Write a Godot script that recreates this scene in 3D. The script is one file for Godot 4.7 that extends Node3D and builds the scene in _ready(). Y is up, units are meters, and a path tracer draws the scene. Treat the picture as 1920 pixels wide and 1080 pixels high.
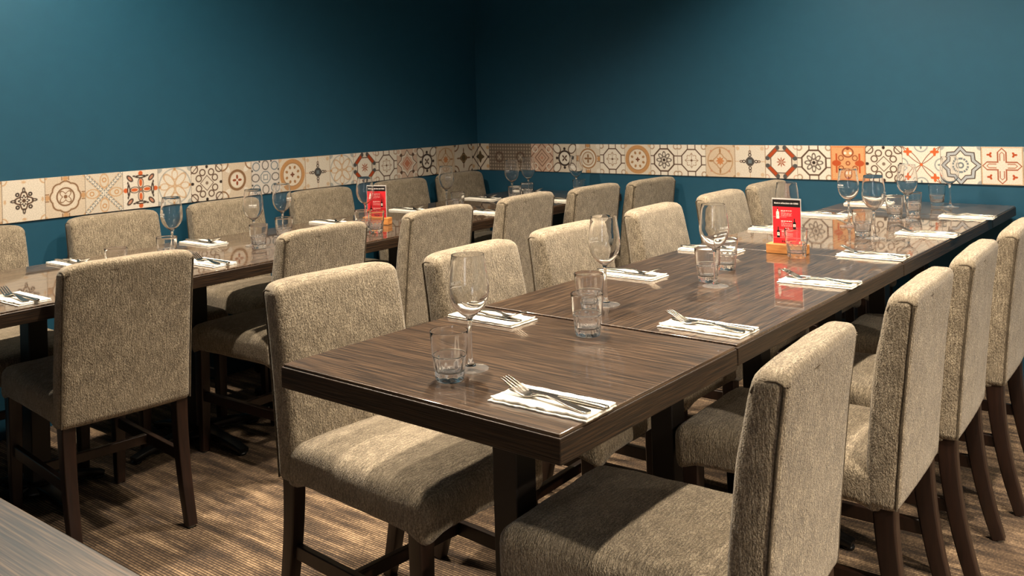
extends Node3D
# A restaurant corner: two long rows of laid tables, upholstered chairs, teal walls with a printed tile border.

var taken := {}
var M := {}
var proto := {}

const TILE := 0.16451
const TILE_H := 0.16628
const TILE_TOP := 0.99956
const CEIL := 2.7

# ---------------------------------------------------------------- naming
func numbered(called: String) -> String:
	var n: int = taken.get(called, 0)
	taken[called] = n + 1
	return called if n == 0 else "%s_%03d" % [called, n]

func thing(called: String, label: String, category: String, at := Vector3.ZERO, turn := 0.0, group := "") -> Node3D:
	var o := Node3D.new()
	o.name = numbered(called)
	add_child(o)
	o.position = at
	o.rotation.y = turn
	tag(o, label, category, group)
	return o

func tag(o: Node, label: String, category: String, group := "") -> void:
	o.set_meta("label", label)
	o.set_meta("category", category)
	if group != "":
		o.set_meta("group", group)

func copy_of(source: Node3D, called: String, label: String, at: Vector3, turn: float) -> Node3D:
	var o: Node3D = source.duplicate()
	o.name = numbered(called)
	add_child(o)
	o.position = at
	o.rotation = Vector3(0, turn, 0)
	o.set_meta("label", label)
	return o

func place(kind: String, label: String, at: Vector3, turn := 0.0) -> Node3D:
	# the first one made is moved into place, the others are copies of it
	var p: Node3D = proto[kind]
	if not p.has_meta("placed"):
		p.set_meta("placed", true)
		p.position = at
		p.rotation = Vector3(0, turn, 0)
		p.set_meta("label", label)
		return p
	var o := copy_of(p, kind, label, at, turn)
	return o

func part(called: String, mesh: Mesh, mat: Material, parent: Node, at := Vector3.ZERO) -> MeshInstance3D:
	var o := MeshInstance3D.new()
	o.name = called
	o.mesh = mesh
	o.material_override = mat
	o.position = at
	o.cast_shadow = GeometryInstance3D.SHADOW_CASTING_SETTING_ON
	parent.add_child(o, true)
	return o

func struct_part(called: String, mesh: Mesh, mat: Material, at := Vector3.ZERO) -> MeshInstance3D:
	var o := part(called, mesh, mat, self, at)
	o.set_meta("kind", "structure")
	return o

# ---------------------------------------------------------------- mesh helpers
func commit(v: PackedVector3Array, idx: PackedInt32Array, uv := PackedVector2Array(), closed := true) -> ArrayMesh:
	if closed:
		var vol := 0.0
		for t in range(0, idx.size(), 3):
			vol += v[idx[t]].dot(v[idx[t + 1]].cross(v[idx[t + 2]]))
		if vol > 0.0:
			for t in range(0, idx.size(), 3):
				var k := idx[t + 1]
				idx[t + 1] = idx[t + 2]
				idx[t + 2] = k
	var nrm := PackedVector3Array()
	nrm.resize(v.size())
	for t in range(0, idx.size(), 3):
		var a := idx[t]
		var b := idx[t + 1]
		var c := idx[t + 2]
		var n := (v[c] - v[a]).cross(v[b] - v[a])
		nrm[a] += n
		nrm[b] += n
		nrm[c] += n
	for i in nrm.size():
		nrm[i] = nrm[i].normalized() if nrm[i].length() > 1e-14 else Vector3.UP
	var arr := []
	arr.resize(Mesh.ARRAY_MAX)
	arr[Mesh.ARRAY_VERTEX] = v
	arr[Mesh.ARRAY_NORMAL] = nrm
	arr[Mesh.ARRAY_INDEX] = idx
	if uv.size() == v.size():
		arr[Mesh.ARRAY_TEX_UV] = uv
	var m := ArrayMesh.new()
	m.add_surface_from_arrays(Mesh.PRIMITIVE_TRIANGLES, arr)
	return m

func axis_steps(h: float, r: float, mid: int) -> PackedFloat32Array:
	var out := PackedFloat32Array()
	for k in 3:
		out.append(-h + r - r * tan(PI / 8.0 * (2 - k)))
	for k in range(1, mid):
		out.append(lerpf(-h + r, h - r, float(k) / mid))
	for k in 3:
		out.append(h - r + r * tan(PI / 8.0 * k))
	return out

# a box with rounded edges and corners; deform bends it
var rb_v := PackedVector3Array()
var rb_idx := PackedInt32Array()
var rb_ids := {}

func rb_id(i: int, j: int, k: int, sx: PackedFloat32Array, sy: PackedFloat32Array, sz: PackedFloat32Array, core: Vector3, r: float, deform) -> int:
	var key := (i * 512 + j) * 512 + k
	if rb_ids.has(key):
		return rb_ids[key]
	var p := Vector3(sx[i], sy[j], sz[k])
	var c := p.clamp(-core, core)
	p = c + (p - c).normalized() * r
	if deform != null:
		p = deform.call(p)
	rb_ids[key] = rb_v.size()
	rb_v.append(p)
	return rb_ids[key]

func rbox(h: Vector3, r: float, mid := Vector3i(1, 1, 1), deform = null) -> ArrayMesh:
	r = minf(r, minf(h.x, minf(h.y, h.z)) * 0.999)
	var s: Array[PackedFloat32Array] = [axis_steps(h.x, r, mid.x), axis_steps(h.y, r, mid.y), axis_steps(h.z, r, mid.z)]
	var n := [s[0].size() - 1, s[1].size() - 1, s[2].size() - 1]
	rb_v = PackedVector3Array()
	rb_idx = PackedInt32Array()
	rb_ids = {}
	var core := h - Vector3(r, r, r)
	for axis in 3:
		var p := (axis + 1) % 3
		var q := (axis + 2) % 3
		for end in 2:
			for a in n[p]:
				for b in n[q]:
					var ids := []
					for o in [[0, 0], [1, 0], [1, 1], [0, 1]]:
						var at := [0, 0, 0]
						at[axis] = n[axis] * end
						at[p] = a + o[0]
						at[q] = b + o[1]
						ids.append(rb_id(at[0], at[1], at[2], s[0], s[1], s[2], core, r, deform))
					if end == 1:
						rb_idx.append_array([ids[0], ids[1], ids[2], ids[0], ids[2], ids[3]])
					else:
						rb_idx.append_array([ids[0], ids[2], ids[1], ids[0], ids[3], ids[2]])
	return commit(rb_v, rb_idx)

# plain box with hard edges
func hbox(size: Vector3) -> BoxMesh:
	var b := BoxMesh.new()
	b.size = size
	return b

# revolve (r, y) points; ripple(angle, point number) scales the radius
func lathe(prof: PackedVector2Array, seg := 40, ripple = null) -> ArrayMesh:
	var v := PackedVector3Array()
	var idx := PackedInt32Array()
	var first := PackedInt32Array()
	for n in prof.size():
		first.append(v.size())
		if prof[n].x < 1e-6:
			v.append(Vector3(0, prof[n].y, 0))
			continue
		for s in seg:
			var a := TAU * s / seg
			var r := prof[n].x
			if ripple != null:
				r *= ripple.call(a, n)
			v.append(Vector3(r * cos(a), prof[n].y, r * sin(a)))
	for n in prof.size() - 1:
		var p_a := prof[n].x < 1e-6
		var p_b := prof[n + 1].x < 1e-6
		for s in seg:
			var s2 := (s + 1) % seg
			if p_a and p_b:
				continue
			if p_a:
				idx.append_array([first[n], first[n + 1] + s, first[n + 1] + s2])
			elif p_b:
				idx.append_array([first[n] + s, first[n + 1], first[n] + s2])
			else:
				idx.append_array([first[n] + s, first[n + 1] + s, first[n + 1] + s2, first[n] + s, first[n + 1] + s2, first[n] + s2])
	return commit(v, idx)

# sweep a rectangle (half width along side, half height along up) through points; sizes per point
func sweep(path: PackedVector3Array, sizes: PackedVector2Array, side: Vector3, round_n := 4) -> ArrayMesh:
	var v := PackedVector3Array()
	var idx := PackedInt32Array()
	var n := path.size()
	var ring := 8 if round_n == 4 else round_n
	for i in n:
		var t := (path[mini(i + 1, n - 1)] - path[maxi(i - 1, 0)]).normalized()
		var up := t.cross(side).normalized()
		var sd := up.cross(t).normalized()
		for k in ring:
			var u := 0.0
			var w := 0.0
			if round_n == 4:   # chamfered rectangle
				var c := 0.78
				var pts := [Vector2(1, c), Vector2(c, 1), Vector2(-c, 1), Vector2(-1, c), Vector2(-1, -c), Vector2(-c, -1), Vector2(c, -1), Vector2(1, -c)]
				u = pts[k].x
				w = pts[k].y
			else:
				u = cos(TAU * k / ring)
				w = sin(TAU * k / ring)
			v.append(path[i] + sd * u * sizes[i].x + up * w * sizes[i].y)
	for i in n - 1:
		for k in ring:
			var k2 := (k + 1) % ring
			var a := i * ring + k
			var b := i * ring + k2
			idx.append_array([a, b, b + ring, a, b + ring, a + ring])
	for e in [0, n - 1]:
		var c := v.size()
		v.append(path[e])
		for k in ring:
			var k2 := (k + 1) % ring
			var copy_a := v.size()
			v.append(v[e * ring + k])
			v.append(v[e * ring + k2])
			if e == 0:
				idx.append_array([c, copy_a + 1, copy_a])
			else:
				idx.append_array([c, copy_a, copy_a + 1])
	return commit(v, idx)

# ---------------------------------------------------------------- textures and materials
func noise(freq: float, octaves := 3, sd := 1, kind := FastNoiseLite.TYPE_SIMPLEX_SMOOTH) -> FastNoiseLite:
	var n := FastNoiseLite.new()
	n.noise_type = kind
	n.seed = sd
	n.frequency = freq
	n.fractal_octaves = octaves
	return n

func as_texture(data: PackedByteArray, w: int, h: int) -> ImageTexture:
	return ImageTexture.create_from_image(Image.create_from_data(w, h, false, Image.FORMAT_RGB8, data))

# value in 0..1 to two-tone pictures; sample wraps by blending the borders
func wrapped(f: Callable, x: float, y: float, n: float) -> float:
	var m := n * 0.12
	var u := 0.0 if x < n - m else (x - (n - m)) / m
	var w := 0.0 if y < n - m else (y - (n - m)) / m
	var a: float = f.call(x, y)
	if u > 0.0:
		a = lerpf(a, f.call(x - n, y), u)
	if w > 0.0:
		var b: float = f.call(x, y - n)
		if u > 0.0:
			b = lerpf(b, f.call(x - n, y - n), u)
		a = lerpf(a, b, w)
	return a

func picture(n: int, f: Callable, lo: Color, mid: Color, hi: Color) -> Array:
	var rgb := PackedByteArray()
	var grey := PackedByteArray()
	rgb.resize(n * n * 3)
	grey.resize(n * n * 3)
	var at := 0
	for y in n:
		for x in n:
			var t := clampf(wrapped(f, x, y, n), 0.0, 1.0)
			var c := lo.lerp(mid, t * 2.0) if t < 0.5 else mid.lerp(hi, t * 2.0 - 1.0)
			var g := int(t * 255.0)
			rgb[at] = int(c.r * 255.0)
			rgb[at + 1] = int(c.g * 255.0)
			rgb[at + 2] = int(c.b * 255.0)
			grey[at] = g
			grey[at + 1] = g
			grey[at + 2] = g
			at += 3
	return [as_texture(rgb, n, n), as_texture(grey, n, n)]

func flat(c: Color, rough := 0.6, metal := 0.0) -> StandardMaterial3D:
	var m := StandardMaterial3D.new()
	m.albedo_color = c
	m.roughness = rough
	m.metallic = metal
	return m

func textured(pics: Array, per_metre: float, rough: float, relief_cm := 0.0, world := false) -> StandardMaterial3D:
	var m := StandardMaterial3D.new()
	m.albedo_texture = pics[0]
	m.roughness = rough
	m.uv1_triplanar = true
	m.uv1_world_triplanar = world
	m.uv1_triplanar_sharpness = 6.0
	m.uv1_scale = Vector3(per_metre, per_metre, per_metre)
	if relief_cm > 0.0:
		m.heightmap_enabled = true
		m.heightmap_texture = pics[1]
		m.heightmap_scale = relief_cm
	return m

func make_materials() -> void:
	# chair fabric: chenille with slubs running up and down
	var n1 := noise(0.25, 3, 3)
	var n2 := noise(0.06, 2, 9)
	var n3 := noise(0.012, 2, 14)
	var fabric_f := func(x: float, y: float) -> float:
		return 0.47 + 0.60 * n1.get_noise_2d(x * 1.2, y * 0.38) + 0.46 * n1.get_noise_2d(x * 0.9 + 700.0, y * 1.3) + 0.34 * n2.get_noise_2d(x * 2.2, y * 0.35) + 0.14 * n3.get_noise_2d(x, y)
	var fab := picture(512, fabric_f, Color(0.315, 0.275, 0.22), Color(0.50, 0.452, 0.378), Color(0.72, 0.668, 0.575))
	M.fabric = textured(fab, 2.5, 0.95, 0.17)
	M.fabric.rim_enabled = true
	M.fabric.rim = 0.35
	M.fabric.rim_tint = 0.6
	M.welt = textured(fab, 2.5, 0.95, 0.0)
	M.welt.albedo_color = Color(0.62, 0.60, 0.57)
	# table laminate: fine open grain; one picture along u, one along v
	var g1 := noise(0.11, 3, 21)
	var g3 := noise(0.006, 2, 27)
	var grain := func(x: float, y: float) -> float:
		return 0.52 + 0.80 * g1.get_noise_2d(x * 0.035, y * 2.1) + 0.62 * g1.get_noise_2d(x * 0.05 + 300.0, y * 4.4) + 0.42 * g1.get_noise_2d(x * 0.02 + 90.0, y * 0.8) + 0.10 * g3.get_noise_2d(x * 0.5, y)
	var grain_v := func(x: float, y: float) -> float:
		return grain.call(y, x)
	var lo := Color(0.110, 0.075, 0.050)
	var mid := Color(0.248, 0.184, 0.131)
	var hi := Color(0.395, 0.308, 0.230)
	var wood_u := picture(768, grain, lo, mid, hi)
	var wood_v := picture(768, grain_v, lo, mid, hi)
	M.top_u = textured(wood_u, 1.5, 0.36, 0.010)
	M.top_v = textured(wood_v, 1.5, 0.36, 0.010)
	for k in ["top_u", "top_v"]:
		M[k].clearcoat_enabled = true
		M[k].clearcoat = 1.0
		M[k].clearcoat_roughness = 0.035
	M.edge = textured(wood_u, 1.9, 0.42, 0.03)
	M.edge.albedo_color = Color(0.64, 0.60, 0.55)
	M.leg = textured(picture(128, func(x: float, y: float) -> float: return 0.5 + 0.5 * g1.get_noise_2d(x * 1.2, y * 0.1), Color(0.095, 0.055, 0.037), Color(0.135, 0.078, 0.052), Color(0.175, 0.105, 0.070)), 5.0, 0.38)
	M.glide = flat(Color(0.78, 0.76, 0.72), 0.4)
	M.post = flat(Color(0.075, 0.055, 0.045), 0.45)
	M.iron = flat(Color(0.03, 0.03, 0.032), 0.32)
	# walls
	var w1 := noise(0.03, 3, 41)
	var wall := picture(256, func(x: float, y: float) -> float: return 0.5 + 0.4 * w1.get_noise_2d(x, y), Color(0.085, 0.282, 0.372), Color(0.090, 0.294, 0.386), Color(0.098, 0.306, 0.400))
	M.wall = textured(wall, 1.3, 0.55, 0.02, true)
	M.ceiling = flat(Color(0.40, 0.39, 0.38), 0.9)
	# carpet: loop rows running along x, tone changing from row to row
	var c1 := noise(0.16, 2, 51)
	var c2 := noise(0.03, 3, 52)
	var c3 := noise(0.012, 2, 53)
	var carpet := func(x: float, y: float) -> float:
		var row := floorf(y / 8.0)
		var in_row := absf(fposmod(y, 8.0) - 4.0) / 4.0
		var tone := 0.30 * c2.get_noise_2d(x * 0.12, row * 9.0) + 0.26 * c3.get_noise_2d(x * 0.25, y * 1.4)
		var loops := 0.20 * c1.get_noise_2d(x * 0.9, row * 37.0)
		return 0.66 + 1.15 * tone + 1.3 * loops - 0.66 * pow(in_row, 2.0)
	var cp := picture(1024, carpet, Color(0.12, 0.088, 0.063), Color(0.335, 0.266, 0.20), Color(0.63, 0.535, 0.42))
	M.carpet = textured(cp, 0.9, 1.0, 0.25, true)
	# cloth, steel, glass
	var p1 := noise(0.12, 3, 61)
	var paper := picture(128, func(x: float, y: float) -> float: return 0.5 + 0.5 * p1.get_noise_2d(x, y), Color(0.91, 0.89, 0.845), Color(0.94, 0.92, 0.875), Color(0.96, 0.945, 0.90))
	M.napkin = textured(paper, 18.0, 0.9, 0.02)
	M.steel = flat(Color(0.72, 0.70, 0.67), 0.2, 1.0)
	M.steel_dark = flat(Color(0.52, 0.51, 0.49), 0.24, 1.0)
	var glass := StandardMaterial3D.new()
	glass.albedo_color = Color(1, 1, 1, 0.004)
	glass.transparency = BaseMaterial3D.TRANSPARENCY_ALPHA
	glass.roughness = 0.02
	glass.refraction_enabled = true
	glass.refraction_scale = 0.047
	M.glass = glass
	var sheet := flat(Color(1, 1, 1, 0.045), 0.03)
	sheet.transparency = BaseMaterial3D.TRANSPARENCY_ALPHA
	M.glass_sheet = sheet
	var base: StandardMaterial3D = glass.duplicate()
	base.albedo_color = Color(1, 1, 1, 0.035)
	M.glass_base = base
	var pane := flat(Color(1, 1, 1, 0.03), 0.0)
	pane.transparency = BaseMaterial3D.TRANSPARENCY_ALPHA
	M.pane = pane
	var etch := flat(Color(0.95, 0.94, 0.92, 0.9), 0.7)
	etch.transparency = BaseMaterial3D.TRANSPARENCY_ALPHA
	M.etch = etch
	var sleeve := flat(Color(0.95, 0.95, 0.93, 0.30), 0.12)
	sleeve.transparency = BaseMaterial3D.TRANSPARENCY_ALPHA
	M.sleeve = sleeve
	var b1 := noise(0.06, 3, 71)
	M.beech = textured(picture(128, func(x: float, y: float) -> float: return 0.5 + 0.5 * b1.get_noise_2d(x * 0.15, y * 1.3), Color(0.60, 0.37, 0.17), Color(0.72, 0.47, 0.24), Color(0.80, 0.56, 0.31)), 9.0, 0.55)
	M.lamp_ring = flat(Color(0.75, 0.75, 0.73), 0.35)
	var glow := flat(Color(1, 0.93, 0.82), 0.5)
	glow.emission_enabled = true
	glow.emission = Color(1.0, 0.86, 0.68)
	glow.emission_energy_multiplier = 6.0
	M.lamp_glow = glow

# ---------------------------------------------------------------- printed tiles
const CREAM := Color(0.80, 0.755, 0.690)
const PALE := Color(0.85, 0.82, 0.77)
const TAN := Color(0.72, 0.54, 0.36)
const BROWN := Color(0.33, 0.25, 0.20)
const DARK := Color(0.19, 0.15, 0.13)
const RUST := Color(0.66, 0.28, 0.14)
const ORANGE := Color(0.78, 0.38, 0.20)
const SLATE := Color(0.42, 0.46, 0.48)
const ROSE := Color(0.72, 0.52, 0.43)

func ink(c: Color, over: Color, d: float, soft := 0.035, share := 1.0) -> Color:
	return c.lerp(over, clampf(0.5 - d / soft, 0.0, 1.0) * share)

func line(d: float, w: float) -> float:
	return absf(d) - w

func blob(x: float, y: float, cx: float, cy: float, rx: float, ry: float) -> float:
	return (sqrt(pow((x - cx) / rx, 2) + pow((y - cy) / ry, 2)) - 1.0) * minf(rx, ry)

# colour of a printed tile at x, y in 0..1 from its centre (the prints mirror on both axes)
func tile_ink(kind: String, x: float, y: float) -> Color:
	var r := sqrt(x * x + y * y)
	var a := atan2(y, x)
	var hi_ := maxf(x, y)
	var lo_ := minf(x, y)
	var oct := maxf(hi_, (x + y) * 0.7071)
	var dia := x + y
	var corner := Vector2(1 - x, 1 - y).length()
	var c := CREAM
	match kind:
		"night_flower":
			c = PALE.lerp(CREAM, 0.5)
			c = ink(c, DARK, line(r - 0.20 - 0.05 * cos(a * 8), 0.035))
			c = ink(c, BROWN, line(r - 0.34 - 0.09 * cos(a * 4), 0.045))
			c = ink(c, DARK, blob(hi_, lo_, 0.50, 0.0, 0.13, 0.07))
			c = ink(c, CREAM, blob(hi_, lo_, 0.50, 0.0, 0.06, 0.03))
			c = ink(c, DARK, blob(x, y, 0.30, 0.30, 0.10, 0.10))
			c = ink(c, CREAM, blob(x, y, 0.30, 0.30, 0.04, 0.04))
			c = ink(c, BROWN, r - 0.09)
			c = ink(c, TAN, line(corner - 0.22, 0.03), 0.05, 0.7)
			c = ink(c, TAN, blob(hi_, lo_, 0.88, 0.0, 0.06, 0.10), 0.05, 0.6)
		"lobed_ring":
			c = CREAM.lerp(TAN, 0.12)
			c = ink(c, BROWN.lerp(TAN, 0.4), line(r - 0.70 - 0.07 * absf(cos(a * 4)), 0.035))
			c = ink(c, PALE, r - 0.62 - 0.07 * absf(cos(a * 4)), 0.05, 0.5)
			c = ink(c, BROWN.lerp(TAN, 0.35), line(r - 0.43, 0.035))
			c = ink(c, BROWN.lerp(TAN, 0.4), line(r - 0.26 - 0.10 * cos(a * 4 + PI), 0.03))
			c = ink(c, BROWN.lerp(TAN, 0.4), r - 0.09)
			c = ink(c, TAN, blob(hi_, lo_, 0.90, 0.0, 0.12, 0.13), 0.04, 0.8)
			c = ink(c, BROWN.lerp(TAN, 0.5), line(lo_ - 0.17, 0.025) if hi_ > 0.80 else 1.0)
			c = ink(c, TAN, corner - 0.12, 0.05, 0.6)
		"chain_cross":
			c = CREAM
			var band := absf(x - y)
			if band < 0.14 and fposmod(dia, 0.26) < 0.17:
				c = c.lerp(SLATE, 0.75)
				if band < 0.06 and fposmod(dia, 0.26) > 0.04:
					c = PALE
			c = ink(c, TAN, line(band - 0.17, 0.018), 0.04, 0.7)
			c = ink(c, TAN, line(blob(hi_, lo_, 0.62, 0.0, 0.34, 0.22), 0.025), 0.04, 0.7)
			c = ink(c, TAN, line(blob(hi_, lo_, 0.66, 0.0, 0.10, 0.10), 0.025))
		"orange_cross":
			c = PALE
			c = ink(c, ORANGE, blob(hi_, lo_, 0.36, 0.0, 0.19, 0.085))
			c = ink(c, BROWN, line(blob(hi_, lo_, 0.34, 0.0, 0.26, 0.15), 0.018))
			c = ink(c, ORANGE, blob(hi_, lo_, 0.84, 0.0, 0.13, 0.12))
			c = ink(c, DARK, line(blob(hi_, lo_, 0.68, 0.0, 0.06, 0.24), 0.022))
			c = ink(c, DARK, blob(dia * 0.7071, absf(x - y) * 0.7071, 0.86, 0.0, 0.22, 0.12))
			c = ink(c, ROSE, blob(dia * 0.7071, absf(x - y) * 0.7071, 0.86, 0.0, 0.15, 0.07))
			c = ink(c, DARK, blob(hi_, lo_, 0.72, 0.38, 0.035, 0.07))
			c = ink(c, ORANGE, r - 0.06)
		"pale_petals":
			c = PALE
			c = ink(c, TAN, line(blob(dia * 0.7071, absf(x - y) * 0.7071, 0.48, 0.0, 0.42, 0.20), 0.025), 0.05, 0.7)
			c = ink(c, SLATE, line(r - 0.95, 0.03), 0.05, 0.5)
			c = ink(c, TAN, line(blob(hi_, lo_, 0.62, 0.0, 0.26, 0.17), 0.025), 0.05, 0.6)
			c = ink(c, TAN, blob(hi_, lo_, 0.92, 0.0, 0.07, 0.07))
			c = ink(c, SLATE, blob(x, y, 0.97, 0.97, 0.22, 0.22), 0.05, 0.5)
		"scroll_lattice":
			c = PALE.lerp(CREAM, 0.4)
			c = ink(c, BROWN, line(dia - 0.42, 0.025))
			c = ink(c, BROWN, line(Vector2(x - 0.52, y - 0.28).length() - 0.17, 0.03))
			c = ink(c, BROWN, line(Vector2(x - 0.28, y - 0.60).length() - 0.17, 0.03))
			c = ink(c, BROWN, line(Vector2(x - 0.80, y - 0.80).length() - 0.22, 0.03))
			c = ink(c, BROWN, line(dia - 1.55, 0.03))
			c = ink(c, DARK, blob(hi_, lo_, 0.92, 0.0, 0.10, 0.08))
			c = ink(c, BROWN, r - 0.09, 0.04, 0.7)
		"framed_rosette":
			c = CREAM.lerp(TAN, 0.14)
			c = ink(c, PALE, blob(dia * 0.7071, absf(x - y) * 0.7071, 0.98, 0.0, 0.30, 0.15))
			c = ink(c, BROWN.lerp(TAN, 0.45), line(r - 0.54, 0.07))
			c = ink(c, PALE, r - 0.42, 0.04, 0.7)
			c = ink(c, RUST.lerp(BROWN, 0.4), r - 0.17 - 0.14 * cos(a * 4))
			c = ink(c, PALE, r - 0.07)
			c = ink(c, BROWN.lerp(TAN, 0.5), line(corner - 0.40, 0.04))
		"slate_lattice":
			c = CREAM.lerp(Color(0.78, 0.76, 0.76), 0.5)
			c = ink(c, SLATE, line(oct - 0.34, 0.025))
			c = ink(c, SLATE, line(hi_ - 0.14, 0.02))
			c = ink(c, BROWN.lerp(SLATE, 0.5), line(blob(hi_, lo_, 0.72, 0.0, 0.26, 0.22), 0.028))
			c = ink(c, SLATE, line(Vector2(x - 0.66, y - 0.66).length() - 0.24, 0.03))
			c = ink(c, DARK.lerp(SLATE, 0.4), blob(x, y, 0.95, 0.42, 0.06, 0.06))
			c = ink(c, DARK.lerp(SLATE, 0.4), blob(x, y, 0.42, 0.95, 0.06, 0.06))
			c = ink(c, PALE, r - 0.07)
		"tan_ring":
			c = CREAM
			c = ink(c, TAN, line(r - 0.83, 0.12))
			c = ink(c, PALE.lerp(TAN, 0.12), r - 0.70)
			c = ink(c, TAN.lerp(BROWN, 0.4), line(r - 0.70, 0.02))
			c = ink(c, TAN.lerp(BROWN, 0.25), blob(r, absf(fposmod(a, PI / 4.0) - PI / 8.0) * r, 0.47, 0.0, 0.10, 0.08))
			c = ink(c, BROWN.lerp(RUST, 0.3), r - 0.12 - 0.04 * cos(a * 4))
			c = ink(c, TAN, corner - 0.22, 0.05, 0.5)
		"small_diamond":
			c = PALE.lerp(CREAM, 0.5)
			c = ink(c, DARK.lerp(SLATE, 0.35), oct - 0.27)
			c = ink(c, SLATE, hi_ - 0.12)
			c = ink(c, DARK, blob(hi_, lo_, 0.40, 0.0, 0.12, 0.10))
			c = ink(c, PALE, blob(hi_, lo_, 0.40, 0.0, 0.065, 0.05))
			c = ink(c, BROWN, line(blob(hi_, lo_, 0.58, 0.0, 0.08, 0.06), 0.02))
			c = ink(c, TAN, blob(x, y, 0.80, 0.80, 0.12, 0.12), 0.06, 0.45)
			c = ink(c, TAN, hi_ * -1.0 + 0.975, 0.03, 0.8)
			c = ink(c, TAN, line(lo_, 0.02) if hi_ > 0.7 else 1.0, 0.03, 0.6)
		"rust_octagon":
			c = PALE
			c = ink(c, BROWN, line(oct - 0.66, 0.03))
			if dia * 0.7071 > 0.66 and dia * 0.7071 < 0.86 and absf(x - y) < 0.50:
				c = RUST
			c = ink(c, BROWN, line(dia * 0.7071 - 0.88, 0.022))
			c = ink(c, DARK.lerp(SLATE, 0.5), blob(hi_, lo_, 0.86, 0.22, 0.15, 0.12))
			c = ink(c, CREAM, lo_ - 0.09 if hi_ > 0.68 else 1.0)
			c = ink(c, RUST.lerp(BROWN, 0.3), blob(dia * 0.7071, absf(x - y) * 0.7071, 0.17, 0.0, 0.13, 0.035))
			c = ink(c, RUST.lerp(BROWN, 0.3), blob(hi_, lo_, 0.17, 0.0, 0.10, 0.03))
			c = ink(c, ROSE, line(Vector2(x - 0.92, y - 0.92).length() - 0.14, 0.03), 0.04, 0.7)
		"octagon":
			c = PALE
			c = ink(c, BROWN, line(oct - 0.70, 0.035))
			c = ink(c, BROWN, line(lo_ - 0.27, 0.03) if hi_ > 0.70 else 1.0)
			c = ink(c, BROWN.lerp(TAN, 0.5), line(r - 0.30 - 0.12 * absf(cos(a * 4)), 0.022), 0.04, 0.8)
			c = ink(c, BROWN, r - 0.07)
			c = ink(c, BROWN.lerp(TAN, 0.4), line(lo_, 0.015) if hi_ < 0.5 else 1.0, 0.03, 0.8)
			c = ink(c, BROWN.lerp(TAN, 0.5), line(Vector2(x - 0.88, y - 0.88).length() - 0.16, 0.035), 0.04, 0.7)
		"flower_octagon":
			c = PALE
			c = ink(c, BROWN, line(oct - 0.72, 0.045))
			c = ink(c, BROWN, line(lo_ - 0.27, 0.03) if hi_ > 0.72 else 1.0)
			c = ink(c, BROWN.lerp(SLATE, 0.3), line(blob(hi_, lo_, 0.36, 0.0, 0.17, 0.10), 0.025))
			c = ink(c, BROWN.lerp(SLATE, 0.3), line(blob(dia * 0.7071, absf(x - y) * 0.7071, 0.36, 0.0, 0.16, 0.10), 0.025))
			c = ink(c, DARK, r - 0.10)
			c = ink(c, BROWN.lerp(TAN, 0.5), line(Vector2(x - 0.88, y - 0.88).length() - 0.16, 0.035), 0.04, 0.7)
		"rose_star":
			c = CREAM.lerp(ROSE, 0.35)
			var star := minf(maxf(hi_, lo_), dia * 0.7071)
			c = ink(c, PALE, line(star + 0.25 * lo_ - 0.58, 0.06))
			c = ink(c, BROWN, line(star + 0.25 * lo_ - 0.66, 0.025))
			c = ink(c, ROSE.lerp(RUST, 0.25), dia - 0.48)
			c = ink(c, CREAM, line(dia - 0.34, 0.035))
			c = ink(c, BROWN, blob(x, y, 0.60, 0.60, 0.12, 0.12))
			c = ink(c, PALE, line(Vector2(x - 0.84, y - 0.84).length() - 0.2, 0.05))
		"petal_circle":
			c = CREAM
			c = ink(c, DARK, line(r - 0.50, 0.055))
			c = ink(c, PALE, r - 0.42)
			c = ink(c, BROWN, r - 0.15 - 0.13 * cos(a * 4 + PI))
			c = ink(c, PALE, blob(dia * 0.7071, absf(x - y) * 0.7071, 0.95, 0.0, 0.34, 0.22))
			c = ink(c, BROWN, line(blob(dia * 0.7071, absf(x - y) * 0.7071, 0.95, 0.0, 0.38, 0.27), 0.03))
			c = ink(c, DARK, blob(hi_, lo_, 0.66, 0.0, 0.10, 0.10))
		"tan_bloom":
			c = CREAM.lerp(TAN, 0.22)
			c = ink(c, TAN.lerp(ORANGE, 0.3), r - 0.22 - 0.05 * cos(a * 8))
			c = ink(c, TAN.lerp(BROWN, 0.3), line(r - 0.40 - 0.06 * cos(a * 4), 0.03), 0.05, 0.8)
			c = ink(c, TAN.lerp(BROWN, 0.3), blob(hi_, lo_, 0.62, 0.0, 0.17, 0.06))
			c = ink(c, TAN.lerp(BROWN, 0.2), line(r - 0.84, 0.035), 0.05, 0.7)
			c = ink(c, TAN.lerp(BROWN, 0.3), corner - 0.14, 0.05, 0.7)
			c = ink(c, ROSE, blob(x, y, 0.62, 0.62, 0.07, 0.07), 0.05, 0.8)
		"dark_bloom":
			c = CREAM
			c = ink(c, BROWN.lerp(Color(0.30, 0.27, 0.16), 0.6), r - 0.36 - 0.05 * cos(a * 4))
			c = ink(c, TAN, line(r - 0.26, 0.03), 0.05, 0.6)
			c = ink(c, BROWN.lerp(TAN, 0.3), blob(hi_, lo_, 0.56, 0.0, 0.20, 0.06))
			c = ink(c, BROWN.lerp(TAN, 0.4), line(Vector2(x - 1.0, y - 1.0).length() - 0.45, 0.05))
			c = ink(c, BROWN, corner - 0.16)
		"dark_diamond":
			c = CREAM
			c = ink(c, BROWN, line(dia - 0.86, 0.06))
			c = ink(c, BROWN.lerp(Color(0.30, 0.27, 0.16), 0.6), dia - 0.42 - 0.06 * cos(a * 4))
			c = ink(c, TAN, blob(x, y, 0.85, 0.70, 0.16, 0.14), 0.05, 0.7)
			c = ink(c, DARK, blob(hi_, lo_, 0.95, 0.0, 0.10, 0.10))
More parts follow.
